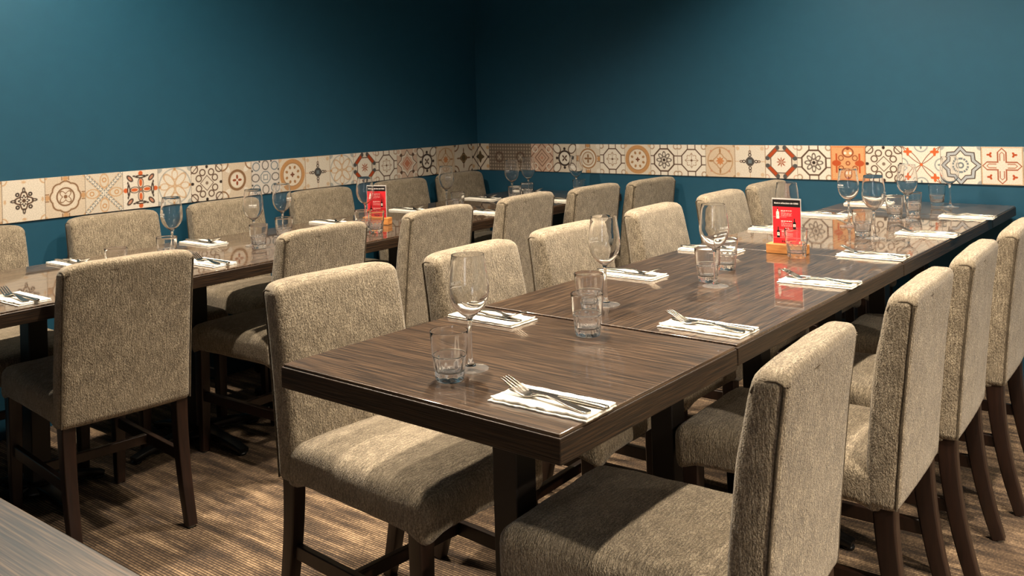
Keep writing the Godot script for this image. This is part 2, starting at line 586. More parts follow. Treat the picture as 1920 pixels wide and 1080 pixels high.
		"grey_mosaic":
			c = Color(0.56, 0.50, 0.44)
			var cell := Vector2(fposmod(x * 4.0, 1.0) - 0.5, fposmod(y * 4.0, 1.0) - 0.5)
			c = ink(c, Color(0.40, 0.355, 0.315), 0.34 - cell.length(), 0.2, 0.9)
			c = ink(c, CREAM, cell.length() - 0.16, 0.12, 0.55)
			c = ink(c, BROWN, line(r - 0.36, 0.05), 0.05, 0.8)
			c = ink(c, CREAM, r - 0.1, 0.06, 0.6)
		"rose_lattice":
			c = CREAM.lerp(ROSE, 0.45)
			c = ink(c, BROWN.lerp(ROSE, 0.35), line(dia - 0.34, 0.03))
			c = ink(c, BROWN.lerp(ROSE, 0.35), line(dia - 0.62, 0.04))
			c = ink(c, BROWN.lerp(ROSE, 0.45), line(dia - 1.05, 0.05))
			c = ink(c, PALE, line(Vector2(x - 0.62, y - 0.62).length() - 0.22, 0.04))
			c = ink(c, ROSE, r - 0.1)
			c = ink(c, BROWN.lerp(ROSE, 0.4), line(dia - 1.6, 0.05))
		"twin_ring":
			c = CREAM
			c = ink(c, TAN.lerp(BROWN, 0.3), line(r - 0.66, 0.05))
			c = ink(c, PALE, line(r - 0.56, 0.04))
			c = ink(c, TAN.lerp(BROWN, 0.4), line(r - 0.45, 0.025))
			c = ink(c, TAN.lerp(BROWN, 0.5), r - 0.18 - 0.13 * cos(a * 4))
			c = ink(c, TAN, blob(hi_, lo_, 0.90, 0.0, 0.14, 0.15))
			c = ink(c, BROWN.lerp(TAN, 0.3), line(lo_ - 0.18, 0.025) if hi_ > 0.72 else 1.0)
			c = ink(c, PALE, blob(x, y, 0.88, 0.88, 0.2, 0.2))
		"rust_panel":
			c = Color(0.80, 0.60, 0.42)
			c = ink(c, RUST.lerp(ORANGE, 0.3), blob(x, y, 0.66, 0.0, 0.26, 0.17))
			c = ink(c, RUST.lerp(ORANGE, 0.3), absf(x - 0.66) - 0.05 if y < 0.55 else 1.0)
			c = ink(c, RUST.lerp(BROWN, 0.4), line(blob(x, y, 0.0, 0.62, 0.30, 0.26), 0.035))
			c = ink(c, PALE, blob(x, y, 0.15, 0.58, 0.08, 0.08))
			c = ink(c, RUST.lerp(BROWN, 0.4), blob(x, y, 0.0, 0.86, 0.10, 0.10))
			c = ink(c, RUST.lerp(BROWN, 0.3), line(r - 0.10, 0.03))
			c = ink(c, ORANGE, line(hi_ - 0.94, 0.02), 0.03, 0.7)
			c = ink(c, RUST.lerp(BROWN, 0.4), line(Vector2(x - 0.40, y - 0.30).length() - 0.14, 0.025))
		"orange_saltire":
			c = PALE
			c = ink(c, BROWN.lerp(RUST, 0.4), line(absf(x - y) - 0.16 * sin(clampf(dia * 1.6, 0.0, PI)), 0.025))
			c = ink(c, ORANGE, Vector2(x - 0.70, y - 0.70).length() - 0.17 - 0.06 * cos(4.0 * atan2(y - 0.70, x - 0.70)))
			c = ink(c, ORANGE, r - 0.08)
			c = ink(c, SLATE, line(Vector2(hi_ - 1.05, lo_).length() - 0.34, 0.03), 0.04, 0.7)
			c = ink(c, SLATE, blob(hi_, lo_, 0.94, 0.0, 0.09, 0.05))
		"slate_star":
			c = PALE
			var st_ := minf(hi_, dia * 0.7071)
			c = ink(c, DARK, line(st_ + 0.10 * lo_ - 0.74, 0.028))
			c = ink(c, Color(0.66, 0.68, 0.70), line(st_ + 0.10 * lo_ - 0.65, 0.07))
			c = ink(c, DARK, line(st_ + 0.10 * lo_ - 0.56, 0.02))
			c = ink(c, SLATE, line(r - 0.36, 0.05))
			if fposmod(a, PI / 8.0) < 0.10:
				c = ink(c, PALE, line(r - 0.36, 0.05))
			c = ink(c, SLATE, line(r - 0.13, 0.04))
			c = ink(c, SLATE, corner - 0.2, 0.04, 0.6)
		"rust_cross":
			c = PALE.lerp(CREAM, 0.3)
			c = ink(c, RUST.lerp(BROWN, 0.3), line(maxf(lo_ - 0.20, (hi_ + lo_) - 0.92), 0.028))
			c = ink(c, RUST.lerp(BROWN, 0.3), line(maxf(lo_ - 0.10, (hi_ + lo_) - 0.72), 0.018) if hi_ > 0.26 else 1.0)
			c = ink(c, RUST, Vector2(x - 0.58, y - 0.58).length() - 0.10 - 0.05 * cos(3.0 * atan2(y - 0.58, x - 0.58)))
			c = ink(c, TAN, line(hi_ - 0.96, 0.02), 0.03, 0.7)
	# a thin joint line is printed round every tile
	c = ink(c, BROWN.lerp(CREAM, 0.45), 0.985 - hi_, 0.02, 0.55)
	return c

func tile_material(kind: String) -> StandardMaterial3D:
	if M.has("tile_" + kind):
		return M["tile_" + kind]
	var n := 144
	var half := n / 2
	var data := PackedByteArray()
	data.resize(n * n * 3)
	var sp := noise(0.22, 2, hash(kind) % 1000)
	var quarter := []
	for j in half:
		for i in half:
			quarter.append(tile_ink(kind, (i + 0.5) / half, (j + 0.5) / half))
	for y in n:
		for x in n:
			var i := x - half if x >= half else half - 1 - x
			var j := y - half if y >= half else half - 1 - y
			var c: Color = quarter[j * half + i]
			var s := 1.0 + 0.10 * sp.get_noise_2d(x, y)
			var at := (y * n + x) * 3
			data[at] = int(clampf(c.r * s, 0, 1) * 255)
			data[at + 1] = int(clampf(c.g * s, 0, 1) * 255)
			data[at + 2] = int(clampf(c.b * s, 0, 1) * 255)
	var m := StandardMaterial3D.new()
	m.albedo_texture = as_texture(data, n, n)
	m.roughness = 0.5
	m.metallic_specular = 0.4
	M["tile_" + kind] = m
	return m

# a thin tile whose print shows on its +z face; u0..u1 is the share of the print it carries
func tile_mesh(w: float, h: float, t: float, u0 := 0.0, u1 := 1.0) -> ArrayMesh:
	var v := PackedVector3Array()
	var uv := PackedVector2Array()
	var idx := PackedInt32Array()
	var b := 0.0012
	var front := [Vector3(-w / 2 + b, -h / 2 + b, t), Vector3(w / 2 - b, -h / 2 + b, t), Vector3(w / 2 - b, h / 2 - b, t), Vector3(-w / 2 + b, h / 2 - b, t)]
	var rim := [Vector3(-w / 2, -h / 2, t - b), Vector3(w / 2, -h / 2, t - b), Vector3(w / 2, h / 2, t - b), Vector3(-w / 2, h / 2, t - b)]
	var back := [Vector3(-w / 2, -h / 2, 0), Vector3(w / 2, -h / 2, 0), Vector3(w / 2, h / 2, 0), Vector3(-w / 2, h / 2, 0)]
	var quads := [front]
	for k in 4:
		var k2 := (k + 1) % 4
		quads.append([rim[k], rim[k2], front[k2], front[k]])
		quads.append([back[k], back[k2], rim[k2], rim[k]])
	quads.append([back[3], back[2], back[1], back[0]])
	for q in quads:
		var f := v.size()
		for p in q:
			v.append(p)
			uv.append(Vector2(lerpf(u0, u1, p.x / w + 0.5), 0.5 - p.y / h))
		idx.append_array([f, f + 1, f + 2, f, f + 2, f + 3])
	return commit(v, idx, uv)

func tile_border() -> void:
	# from the left edge of the picture to the corner, then along the back wall
	var left := ["rose_star", "octagon", "pale_petals", "tan_bloom", "night_flower", "lobed_ring", "chain_cross", "orange_cross", "pale_petals", "scroll_lattice", "framed_rosette", "slate_lattice", "tan_ring", "small_diamond", "pale_petals", "rust_octagon", "octagon", "rose_star", "petal_circle", "tan_bloom", "dark_bloom"]
	var back := ["grey_mosaic", "grey_mosaic", "rose_lattice", "petal_circle", "twin_ring", "octagon", "tan_ring", "flower_octagon", "octagon", "tan_bloom", "small_diamond", "rust_octagon", "flower_octagon", "rust_panel", "scroll_lattice", "orange_saltire", "slate_star", "rust_cross", "pale_petals", "lobed_ring", "octagon", "tan_ring", "rust_octagon"]
	var full := tile_mesh(TILE - 0.0004, TILE_H, 0.005)
	var half_a := tile_mesh(0.0540, TILE_H, 0.005, 0.0, 0.37)
	var half_b := tile_mesh(0.0915, TILE_H, 0.005, 0.37, 1.0)
	var y := TILE_TOP - TILE_H / 2
	var lt := Node3D.new()
	lt.name = "trim_1"
	add_child(lt)
	lt.set_meta("kind", "structure")
	lt.set_meta("label", "band of printed patchwork tiles along the left teal wall")
	var first := -0.0228 + TILE * left.size()
	for k in left.size():
		var o := part("tile", full, tile_material(left[k]), lt, Vector3(0.0, y, first - k * TILE))
		o.rotation.y = PI / 2
	var c1 := part("tile", half_a, tile_material("dark_diamond"), lt, Vector3(0, y, 0.0325))
	c1.rotation.y = PI / 2
	var bt := Node3D.new()
	bt.name = "trim_2"
	add_child(bt)
	bt.set_meta("kind", "structure")
	bt.set_meta("label", "band of printed patchwork tiles along the back teal wall")
	part("tile", half_b, tile_material("dark_diamond"), bt, Vector3(0.0513, y, 0))
	for k in back.size():
		part("tile", full, tile_material(back[k]), bt, Vector3(0.67295 + (k - 3) * TILE, y, 0.0))

# ---------------------------------------------------------------- furniture
func back_x(y: float, front: bool) -> float:
	# side outline of the backrest, from its foot to its crown
	var ys := [0.355, 0.48, 0.60, 0.70, 0.78, 0.82, 0.845]
	var rear := [0.0, -0.010, -0.022, -0.033, -0.044, -0.050, -0.055]
	var frnt := [0.066, 0.062, 0.051, 0.037, 0.020, 0.009, -0.004]
	var a: Array = frnt if front else rear
	for k in ys.size() - 1:
		if y <= ys[k + 1] or k == ys.size() - 2:
			return lerpf(a[k], a[k + 1], (y - ys[k]) / (ys[k + 1] - ys[k]))
	return 0.0

func make_chair() -> Node3D:
	# stands with its rear face at x = 0 and looks along +x; 0.39 m wide
	var t := thing("dining_chair", "", "chair", Vector3.ZERO, 0.0, "upholstered dining chairs")
	var wv := noise(9.0, 2, 77)
	var hb := Vector3(0.0335, 0.2330, 0.192)
	var back_deform := func(p: Vector3) -> Vector3:
		var y := 0.6050 + p.y
		y -= 0.016 * pow(absf(p.z) / 0.195, 7) * clampf((y - 0.60) / 0.24, 0, 1)
		var share := (p.x + 0.0335) / 0.067
		var q := Vector3(lerpf(back_x(y, false), back_x(y, true), share), y, p.z)
		q.z *= 1.0 + 0.012 * (0.6 - y)
		q.x += 0.003 * (1.0 - pow(p.z / 0.195, 2)) * (1.0 if share > 0.5 else -0.8)
		q += Vector3(1, 0.4, 0.5) * 0.0018 * wv.get_noise_3d(q.x, q.y, q.z)
		return q
	part("backrest", rbox(hb, 0.020, Vector3i(2, 16, 16), back_deform), M.fabric, t)
	var hs := Vector3(0.247, 0.056, 0.1905)
	var seat_deform := func(p: Vector3) -> Vector3:
		var q := p + Vector3(0.268, 0.408, 0)
		var fx := 1.0 - pow(p.x / 0.247, 4)
		var fz := 1.0 - pow(p.z / 0.1905, 4)
		if p.y > 0.0:
			q.y += 0.016 * clampf(fx, 0, 1) * clampf(fz, 0, 1) * (p.y / 0.056)
		else:
			var cx := clampf((0.247 - absf(p.x)) / 0.08, 0, 1)
			var cz := clampf((0.1905 - absf(p.z)) / 0.08, 0, 1)
			q.y += 0.022 * maxf(cx * cx * (3 - 2 * cx), cz * cz * (3 - 2 * cz)) * (-p.y / 0.056)
		q += Vector3(0.5, 0.8, 0.5) * 0.002 * wv.get_noise_3d(q.x + 5.0, q.y, q.z)
		return q
	part("seat", rbox(hs, 0.03, Vector3i(12, 2, 12), seat_deform), M.fabric, t)
	# raised seams of the cover
	var seams: Array[PackedVector3Array] = []
	for s in [-1.0, 1.0]:
		var rear := PackedVector3Array()
		for k in 13:
			var y := lerpf(0.380, 0.812, k / 12.0)
			rear.append(Vector3(back_x(y, false) + 0.0045, y, s * (0.1876 - 0.0025 * (y - 0.4))))
		seams.append(rear)
		var crown := PackedVector3Array()
		for k in 7:
			var a := PI * k / 6.0
			crown.append(Vector3(lerpf(back_x(0.815, false) + 0.004, back_x(0.80, true) - 0.006, (1 - cos(a)) / 2), 0.806 + 0.016 * sin(a) - 0.012 * (1 - cos(a)) / 2, s * (0.1864)))
		seams.append(crown)
	var cross := PackedVector3Array()
	for k in 9:
		cross.append(Vector3(back_x(0.806, false) - 0.0024 * (1.0 - pow(k / 4.0 - 1.0, 2)) + 0.0018, 0.809, lerpf(-0.182, 0.182, k / 8.0)))
	seams.append(cross)
	for sm in seams:
		var sz := PackedVector2Array()
		for k in sm.size():
			sz.append(Vector2(0.0030, 0.0030) if sm.size() != 9 else Vector2(0.0019, 0.0019))
		part("seam", sweep(sm, sz, Vector3(0, 0, 1) if sm.size() != 9 else Vector3(0, 1, 0), 6), M.welt, t)
	for s in [-1.0, 1.0]:
		var rl := PackedVector3Array()
		var rs := PackedVector2Array()
		for k in 9:
			var u := k / 8.0
			rl.append(Vector3(0.030 - 0.004 * u - 0.056 * u * u, 0.38 * (1.0 - u) + 0.004, s * 0.165))
			rs.append(Vector2(lerpf(0.019, 0.0155, u), lerpf(0.0235, 0.0165, u)))
		var leg := part("leg", sweep(rl, rs, Vector3(0, 0, 1)), M.leg, t)
		part("glide", lathe(PackedVector2Array([Vector2(0, 0), Vector2(0.011, 0), Vector2(0.011, 0.006), Vector2(0, 0.006)]), 12), M.glide, leg, Vector3(-0.030, 0.0, s * 0.165))
		var fl := PackedVector3Array([Vector3(0.472, 0.385, s * 0.162), Vector3(0.472, 0.2, s * 0.162), Vector3(0.472, 0.004, s * 0.162)])
		leg = part("leg", sweep(fl, PackedVector2Array([Vector2(0.021, 0.021), Vector2(0.019, 0.019), Vector2(0.0145, 0.0145)]), Vector3(0, 0, 1)), M.leg, t)
		part("glide", lathe(PackedVector2Array([Vector2(0, 0), Vector2(0.010, 0), Vector2(0.010, 0.006), Vector2(0, 0.006)]), 12), M.glide, leg, Vector3(0.472, 0.0, s * 0.162))
		part("stretcher", rbox(Vector3(0.225, 0.017, 0.009), 0.003), M.leg, t, Vector3(0.242, 0.205, s * 0.163))
	part("stretcher", rbox(Vector3(0.009, 0.015, 0.155), 0.003), M.leg, t, Vector3(0.242, 0.205, 0))
	return t

func make_table(label: String, x0: float, x1: float, z0: float, z1: float, top: float, thick: float, along_z: bool, turn: float, posts: Array, post_x := 0.0) -> Node3D:
	# x0..x1 and z0..z1 in the row's own axes; turn is the row's turn about the corner
	var c := Vector3((x0 + x1) / 2, 0, (z0 + z1) / 2).rotated(Vector3.UP, turn)
	var t := thing("dining_table", label, "table", c, turn, "dark laminate restaurant tables")
	var hx := (x1 - x0) / 2
	var hz := absf(z1 - z0) / 2
	part("tabletop", rbox(Vector3(hx - 0.003, 0.006, hz - 0.003), 0.0022), M.top_v if along_z else M.top_u, t, Vector3(0, top - 0.006, 0))
	part("edge_board", rbox(Vector3(hx, (thick - 0.0055) / 2, hz), 0.0025), M.edge, t, Vector3(0, top - 0.0055 - (thick - 0.0055) / 2, 0))
	for pz in posts:
		pedestal(t, Vector3(post_x, 0, pz), top - thick, minf(0.27, hz - absf(pz) - 0.012))
	return t

func pedestal(t: Node3D, at: Vector3, height: float, reach: float) -> void:
	part("mounting_plate", rbox(Vector3(0.15, 0.006, 0.15), 0.002), M.iron, t, at + Vector3(0, height - 0.006, 0))
	part("column", rbox(Vector3(0.031, (height - 0.052) / 2, 0.031), 0.004), M.post, t, at + Vector3(0, 0.04 + (height - 0.052) / 2, 0))
	part("hub", lathe(PackedVector2Array([Vector2(0, 0.03), Vector2(0.075, 0.03), Vector2(0.07, 0.045), Vector2(0.052, 0.058), Vector2(0.05, 0.07), Vector2(0, 0.07)]), 24), M.iron, t, at)
	for k in 4:
		var d := Vector3(1, 0, 0).rotated(Vector3.UP, k * PI / 2)
		var path := PackedVector3Array()
		var sz := PackedVector2Array()
		for j in 7:
			var u := j / 6.0
			path.append(at + d * lerpf(0.03, reach, u) + Vector3(0, 0.046 - 0.030 * u * u, 0))
			sz.append(Vector2(lerpf(0.030, 0.019, u), lerpf(0.015, 0.0095, u)))
		var arm := part("base_arm", sweep(path, sz, d.cross(Vector3.UP)), M.iron, t)
		part("foot_pad", lathe(PackedVector2Array([Vector2(0, 0), Vector2(0.016, 0), Vector2(0.018, 0.006), Vector2(0.014, 0.012), Vector2(0, 0.012)]), 14), M.iron, arm, at + d * (reach - 0.013))

# ---------------------------------------------------------------- tableware
func make_wine_glass() -> Node3D:
	var t := thing("wine_glass", "", "wine glass", Vector3.ZERO, 0.0, "stemmed wine glasses")
	var p := PackedVector2Array()
	# foot; then stem, outside of the bowl, rim, inside of the bowl
	var foot := PackedVector2Array()
	for q in [[0, 0.0012], [0.030, 0.0004], [0.0335, 0.0010], [0.0340, 0.0019], [0.0330, 0.0027], [0.022, 0.0043], [0.011, 0.0075], [0, 0.0076]]:
		foot.append(Vector2(q[0], q[1]))
	part("foot", lathe(foot, 48), M.glass_sheet, t)
	for q in [[0, 0.0076], [0.0105, 0.0077], [0.0058, 0.0130], [0.0040, 0.024], [0.0035, 0.050], [0.0036, 0.078], [0.0046, 0.092], [0.0075, 0.0990]]:
		p.append(Vector2(q[0], q[1]))
	var outer := [[0.0150, 0.1040], [0.0230, 0.1110], [0.0305, 0.1205], [0.0358, 0.1325], [0.0383, 0.1450], [0.0384, 0.1560], [0.0371, 0.1720], [0.0350, 0.1890], [0.0326, 0.2060], [0.0311, 0.2160]]
	for q in outer:
		p.append(Vector2(q[0], q[1]))
	p.append(Vector2(0.0306, 0.2167))
	p.append(Vector2(0.0301, 0.2160))
	for k in range(outer.size() - 2, -1, -1):
		var q: Array = outer[k]
		p.append(Vector2(q[0] - 0.0011, q[1] + (0.0006 if k > 3 else 0.0014)))
	p.append(Vector2(0.006, 0.1018))
	p.append(Vector2(0, 0.1008))
	part("bowl_and_stem", lathe(p, 48), M.glass, t)
	# etched name on the bowl: the letters are bent round it
	var tm := TextMesh.new()
	tm.text = "PACINI"
	tm.font = sans(true)
	tm.font_size = 32
	tm.pixel_size = 0.00026
	tm.depth = 0.0
	tm.curve_step = 2.0
	var src := tm.get_mesh_arrays()
	var v: PackedVector3Array = src[Mesh.ARRAY_VERTEX]
	var out := PackedVector3Array()
	for q in v:
		var a := q.x / 0.0385
		var y := 0.1575 + q.y
		var r := 0.03905 - 0.05 * maxf(0.0, y - 0.156)
		out.append(Vector3(r * sin(a), y, r * cos(a)))
	var idx: PackedInt32Array = src[Mesh.ARRAY_INDEX] if src[Mesh.ARRAY_INDEX] != null else PackedInt32Array(range(v.size()))
	part("etched_lettering", commit(out, idx, PackedVector2Array(), false), M.etch, t)
	var u := PackedVector3Array()
	var us := PackedVector2Array()
	for k in 13:
		var a := lerpf(-0.42, 0.42, k / 12.0)
		u.append(Vector3(0.0392 * sin(a), 0.1490 + 0.0012 * cos(a * 3.0), 0.0392 * cos(a)))
		us.append(Vector2(0.0003, 0.0003 + 0.0004 * (1.0 - absf(k / 6.0 - 1.0))))
	part("etched_line", sweep(u, us, Vector3(0, 1, 0), 5), M.etch, t)
	return t

func make_tumbler() -> Node3D:
	var t := thing("tumbler", "", "tumbler", Vector3.ZERO, 0.0, "faceted water tumblers")
	var p := PackedVector2Array()
	# thick fluted base, then the plain wall above it
	for q in [[0, 0.0022], [0.018, 0.0018], [0.0225, 0.0004], [0.0250, 0.0010], [0.0262, 0.0040], [0.0264, 0.0080], [0.0268, 0.0110], [0.0284, 0.0250], [0.0300, 0.0380], [0.0314, 0.0440], [0.0322, 0.0463], [0.0300, 0.0463], [0.0276, 0.0340], [0.0252, 0.0210], [0.0220, 0.0165], [0.0150, 0.0150], [0, 0.0146]]:
		p.append(Vector2(q[0], q[1]))
	var flute := func(a: float, n: int) -> float:
		if n >= 5 and n <= 8:
			return 1.0 - 0.10 * absf(cos(a * 5.0)) + 0.03
		if n == 9:
			return 1.0 - 0.035 * absf(cos(a * 5.0))
		return 1.0
	part("fluted_base", lathe(p, 60, flute), M.glass_base, t)
	var w := PackedVector2Array()
	for q in [[0.0300, 0.0465], [0.0322, 0.0465], [0.0324, 0.0490], [0.0334, 0.0650], [0.0346, 0.0820], [0.0350, 0.0892], [0.0344, 0.0902], [0.0336, 0.0895], [0.0328, 0.0820], [0.0316, 0.0650], [0.0302, 0.0490], [0.0300, 0.0465]]:
		w.append(Vector2(q[0], q[1]))
	part("wall", lathe(w, 60), M.glass, t)
	return t

func make_napkin() -> Node3D:
	# 0.196 by 0.092 m, long side on x
	var t := thing("napkin", "", "napkin", Vector3.ZERO, 0.0, "folded white napkins")
	var wv := noise(34.0, 2, 88)
	for k in 2:
		var hx := 0.098 - 0.002 * k
		var hz := 0.046 - 0.0022 * k
		var deform := func(p: Vector3) -> Vector3:
			var q := p
			var edge := clampf((absf(p.z) - hz * 0.55) / (hz * 0.45), 0, 1) * (1.0 if p.z > 0 else 0.4)
			var end := clampf((absf(p.x) - hx * 0.75) / (hx * 0.25), 0, 1)
			q.y += 0.0019 * k * (edge + 0.6 * end) * (0.5 + wv.get_noise_2d(p.x * 1.6, 3.0 * k))
			q.z += 0.0030 * edge * wv.get_noise_2d(p.x * 2.0, 11.0 + 7.0 * k) * signf(p.z)
			q.x += 0.0026 * end * wv.get_noise_2d(p.z * 2.0, 31.0 + 5.0 * k) * signf(p.x)
			return q
		part("folded_layer", rbox(Vector3(hx, 0.0016, hz), 0.0014, Vector3i(30, 1, 12), deform), M.napkin, t, Vector3(0.0010 * k, 0.0016 + 0.0033 * k, -0.0016 * k))
	return t

func make_fork() -> Node3D:
	# points along -x (tines), handle end at +x; rests on y = 0
	var t := thing("fork", "", "fork", Vector3.ZERO, 0.0, "steel forks")
	var path := PackedVector3Array()
	var sz := PackedVector2Array()
	for q in [[0.098, 0.0022, 0.0050, 0.0012], [0.094, 0.0022, 0.0088, 0.0015], [0.080, 0.0026, 0.0092, 0.0015], [0.055, 0.0048, 0.0072, 0.0014], [0.028, 0.0082, 0.0050, 0.0014], [0.004, 0.0098, 0.0034, 0.0016], [-0.012, 0.0082, 0.0032, 0.0016], [-0.020, 0.0060, 0.0046, 0.0014], [-0.027, 0.0036, 0.0092, 0.0011], [-0.034, 0.0026, 0.0120, 0.0010], [-0.042, 0.0032, 0.0126, 0.0010], [-0.048, 0.0050, 0.0124, 0.0009]]:
		path.append(Vector3(q[0], q[1], 0))
		sz.append(Vector2(q[2], q[3]))
	part("handle", sweep(path, sz, Vector3(0, 0, 1)), M.steel, t)
	for k in 4:
		var z := (k - 1.5) * 0.0070
		var tp := PackedVector3Array()
		var ts := PackedVector2Array()
		for q in [[-0.046, 0.0044, 0.0024], [-0.058, 0.0088, 0.0019], [-0.072, 0.0146, 0.0016], [-0.086, 0.0196, 0.0012], [-0.093, 0.0212, 0.0006]]:
			tp.append(Vector3(q[0], q[1], z * (1.0 - 0.10 * (q[0] + 0.046) / -0.047)))
			ts.append(Vector2(q[2], 0.0010))
		part("tine", sweep(tp, ts, Vector3(0, 0, 1)), M.steel, t)
	return t

func make_knife() -> Node3D:
	var t := thing("table_knife", "", "knife", Vector3.ZERO, 0.0, "steel table knives")
	var path := PackedVector3Array()
	var sz := PackedVector2Array()
	for q in [[0.100, 0.0030, 0.0040, 0.0018], [0.097, 0.0034, 0.0072, 0.0030], [0.085, 0.0036, 0.0076, 0.0034], [0.050, 0.0036, 0.0062, 0.0034], [0.016, 0.0036, 0.0052, 0.0032], [0.004, 0.0034, 0.0058, 0.0028]]:
		path.append(Vector3(q[0], q[1], 0))
		sz.append(Vector2(q[2], q[3]))
	part("handle", sweep(path, sz, Vector3(0, 0, 1), 10), M.steel, t)
	var bp := PackedVector3Array()
	var bs := PackedVector2Array()
	for q in [[0.006, 0.0, 0.0060], [-0.004, 0.0, 0.0088], [-0.040, 0.0, 0.0094], [-0.076, 0.0006, 0.0090], [-0.092, 0.0024, 0.0064], [-0.098, 0.0046, 0.0022]]:
		bp.append(Vector3(q[0], 0.0030, q[1]))
		bs.append(Vector2(q[2], 0.0008))
	part("blade", sweep(bp, bs, Vector3(0, 0, 1)), M.steel_dark, t)
	return t

func sans(bold: bool) -> SystemFont:
	var f := SystemFont.new()
	f.font_names = PackedStringArray(["Droid Sans"])
	f.font_weight = 700 if bold else 400
	return f

func card_picture() -> ImageTexture:
	# the flat print: black heading, red field, three bottles on white lines, blocks of small print
	var w := 220
	var h := 352
	var im := Image.create(w, h, false, Image.FORMAT_RGB8)
	im.fill(Color(0.80, 0.13, 0.17))
	im.fill_rect(Rect2i(0, 0, w, 56), Color(0.045, 0.03, 0.035))
	var white := Color(0.93, 0.86, 0.82)
	var black := Color(0.06, 0.04, 0.05)
	for ln in [[0, 136, 110], [50, 236, 170], [0, 300, 220]]:
		im.fill_rect(Rect2i(ln[0], ln[1], ln[2], 3), Color(0.90, 0.55, 0.55))
	for b in [[40, 66, false], [172, 146, true], [42, 216, true]]:
		var bx: int = b[0]
		var by: int = b[1]
		var body := black if b[2] else white
		im.fill_rect(Rect2i(bx - 4, by, 8, 26), black)
		im.fill_rect(Rect2i(bx - 4, by + 10, 8, 16), body)
		for k in 8:
			im.fill_rect(Rect2i(bx - 4 - k, by + 24 + k, 8 + 2 * k, 1), body)
		im.fill_rect(Rect2i(bx - 12, by + 32, 24, 54), body)
		im.fill_rect(Rect2i(bx - 10, by + 44, 20, 26), white)
		im.fill_rect(Rect2i(bx - 3, by + 53, 6, 7), black if b[2] else TAN)
	var rng := RandomNumberGenerator.new()
	rng.seed = 5
	for blk in [[66, 84], [66, 166], [68, 246]]:
		for row in 5:
			var x: int = blk[0]
			var top: int = blk[1] + row * 10
			var stop: int = x + (86 if row != 1 else 34)
			while x < stop:
				var word := rng.randi_range(6, 20)
				im.fill_rect(Rect2i(x, top, mini(word, stop - x), 6 if row == 0 else 4), white.lerp(Color(0.80, 0.13, 0.17), 0.0 if row == 0 else 0.25))
				x += word + 4
	return ImageTexture.create_from_image(im)

func make_card_stand() -> Node3D:
	var t := thing("menu_stand", "", "menu stand", Vector3.ZERO, 0.0, "table menu stands")
	var block := part("wood_block", rbox(Vector3(0.062, 0.015, 0.023), 0.0025), M.beech, t, Vector3(0, 0.015, 0))
	block.set_meta("label", "light beech wood foot")
	part("clear_sleeve", rbox(Vector3(0.0475, 0.077, 0.0016), 0.0008), M.sleeve, t, Vector3(0, 0.096, 0))
	var qm := QuadMesh.new()
	qm.size = Vector2(0.0895, 0.140)
	var pm := flat(Color.WHITE, 0.45)
	pm.albedo_texture = card_picture()
	var print_ := part("printed_card", qm, pm, t, Vector3(0, 0.0985, 0.0022))
	print_.set_meta("label", "red wine list with a black heading")
	var back := part("card_back", qm, flat(Color(0.80, 0.13, 0.17), 0.5), t, Vector3(0, 0.0985, -0.0022))
	back.rotation.y = PI
	for row in [["Notre sélection de VINS", 0.1575, 0.000285, Color(0.93, 0.90, 0.88), 0.0], ["PACINI", 0.0365, 0.00042, Color(0.05, 0.03, 0.04), 0.0]]:
		var tm := TextMesh.new()
		tm.text = row[0]
		tm.font = sans(true)
		tm.font_size = 24
		tm.pixel_size = row[2]
		tm.depth = 0.0003
		part("lettering", tm, flat(row[3], 0.6), t, Vector3(row[4], row[1], 0.0024))
	return t

# ---------------------------------------------------------------- light fittings
func downlight(at: Vector2, energy: float, cone: float, label: String) -> void:
	var t := thing("ceiling_downlight", label, "light", Vector3(at.x, CEIL, at.y), 0.0, "round ceiling downlights")
	part("lamp_ring", lathe(PackedVector2Array([Vector2(0.046, 0.0), Vector2(0.062, 0.0), Vector2(0.062, -0.006), Vector2(0.050, -0.010), Vector2(0.045, -0.004), Vector2(0.046, 0.0)]), 28), M.lamp_ring, t)
	part("lamp_lens", lathe(PackedVector2Array([Vector2(0, -0.004), Vector2(0.045, -0.003), Vector2(0.045, -0.001), Vector2(0, -0.001)]), 28), M.lamp_glow, t)
	var l := SpotLight3D.new()
	l.name = "lamp"
	l.light_color = Color(1.0, 0.93, 0.83)
	l.light_energy = energy
	l.spot_range = 12.0
	l.spot_attenuation = 2.0
	l.spot_angle = cone
	l.spot_angle_attenuation = 0.75
	l.light_size = 0.045
	l.shadow_enabled = true
	t.add_child(l)
	l.position = Vector3(0, -0.014, 0)
	l.rotation.x = -PI / 2

func ordinal(k: int) -> String:
	return ["first", "second", "third", "fourth", "fifth", "sixth", "seventh", "eighth", "ninth", "tenth", "eleventh", "twelfth", "thirteenth", "fourteenth", "fifteenth"][k]

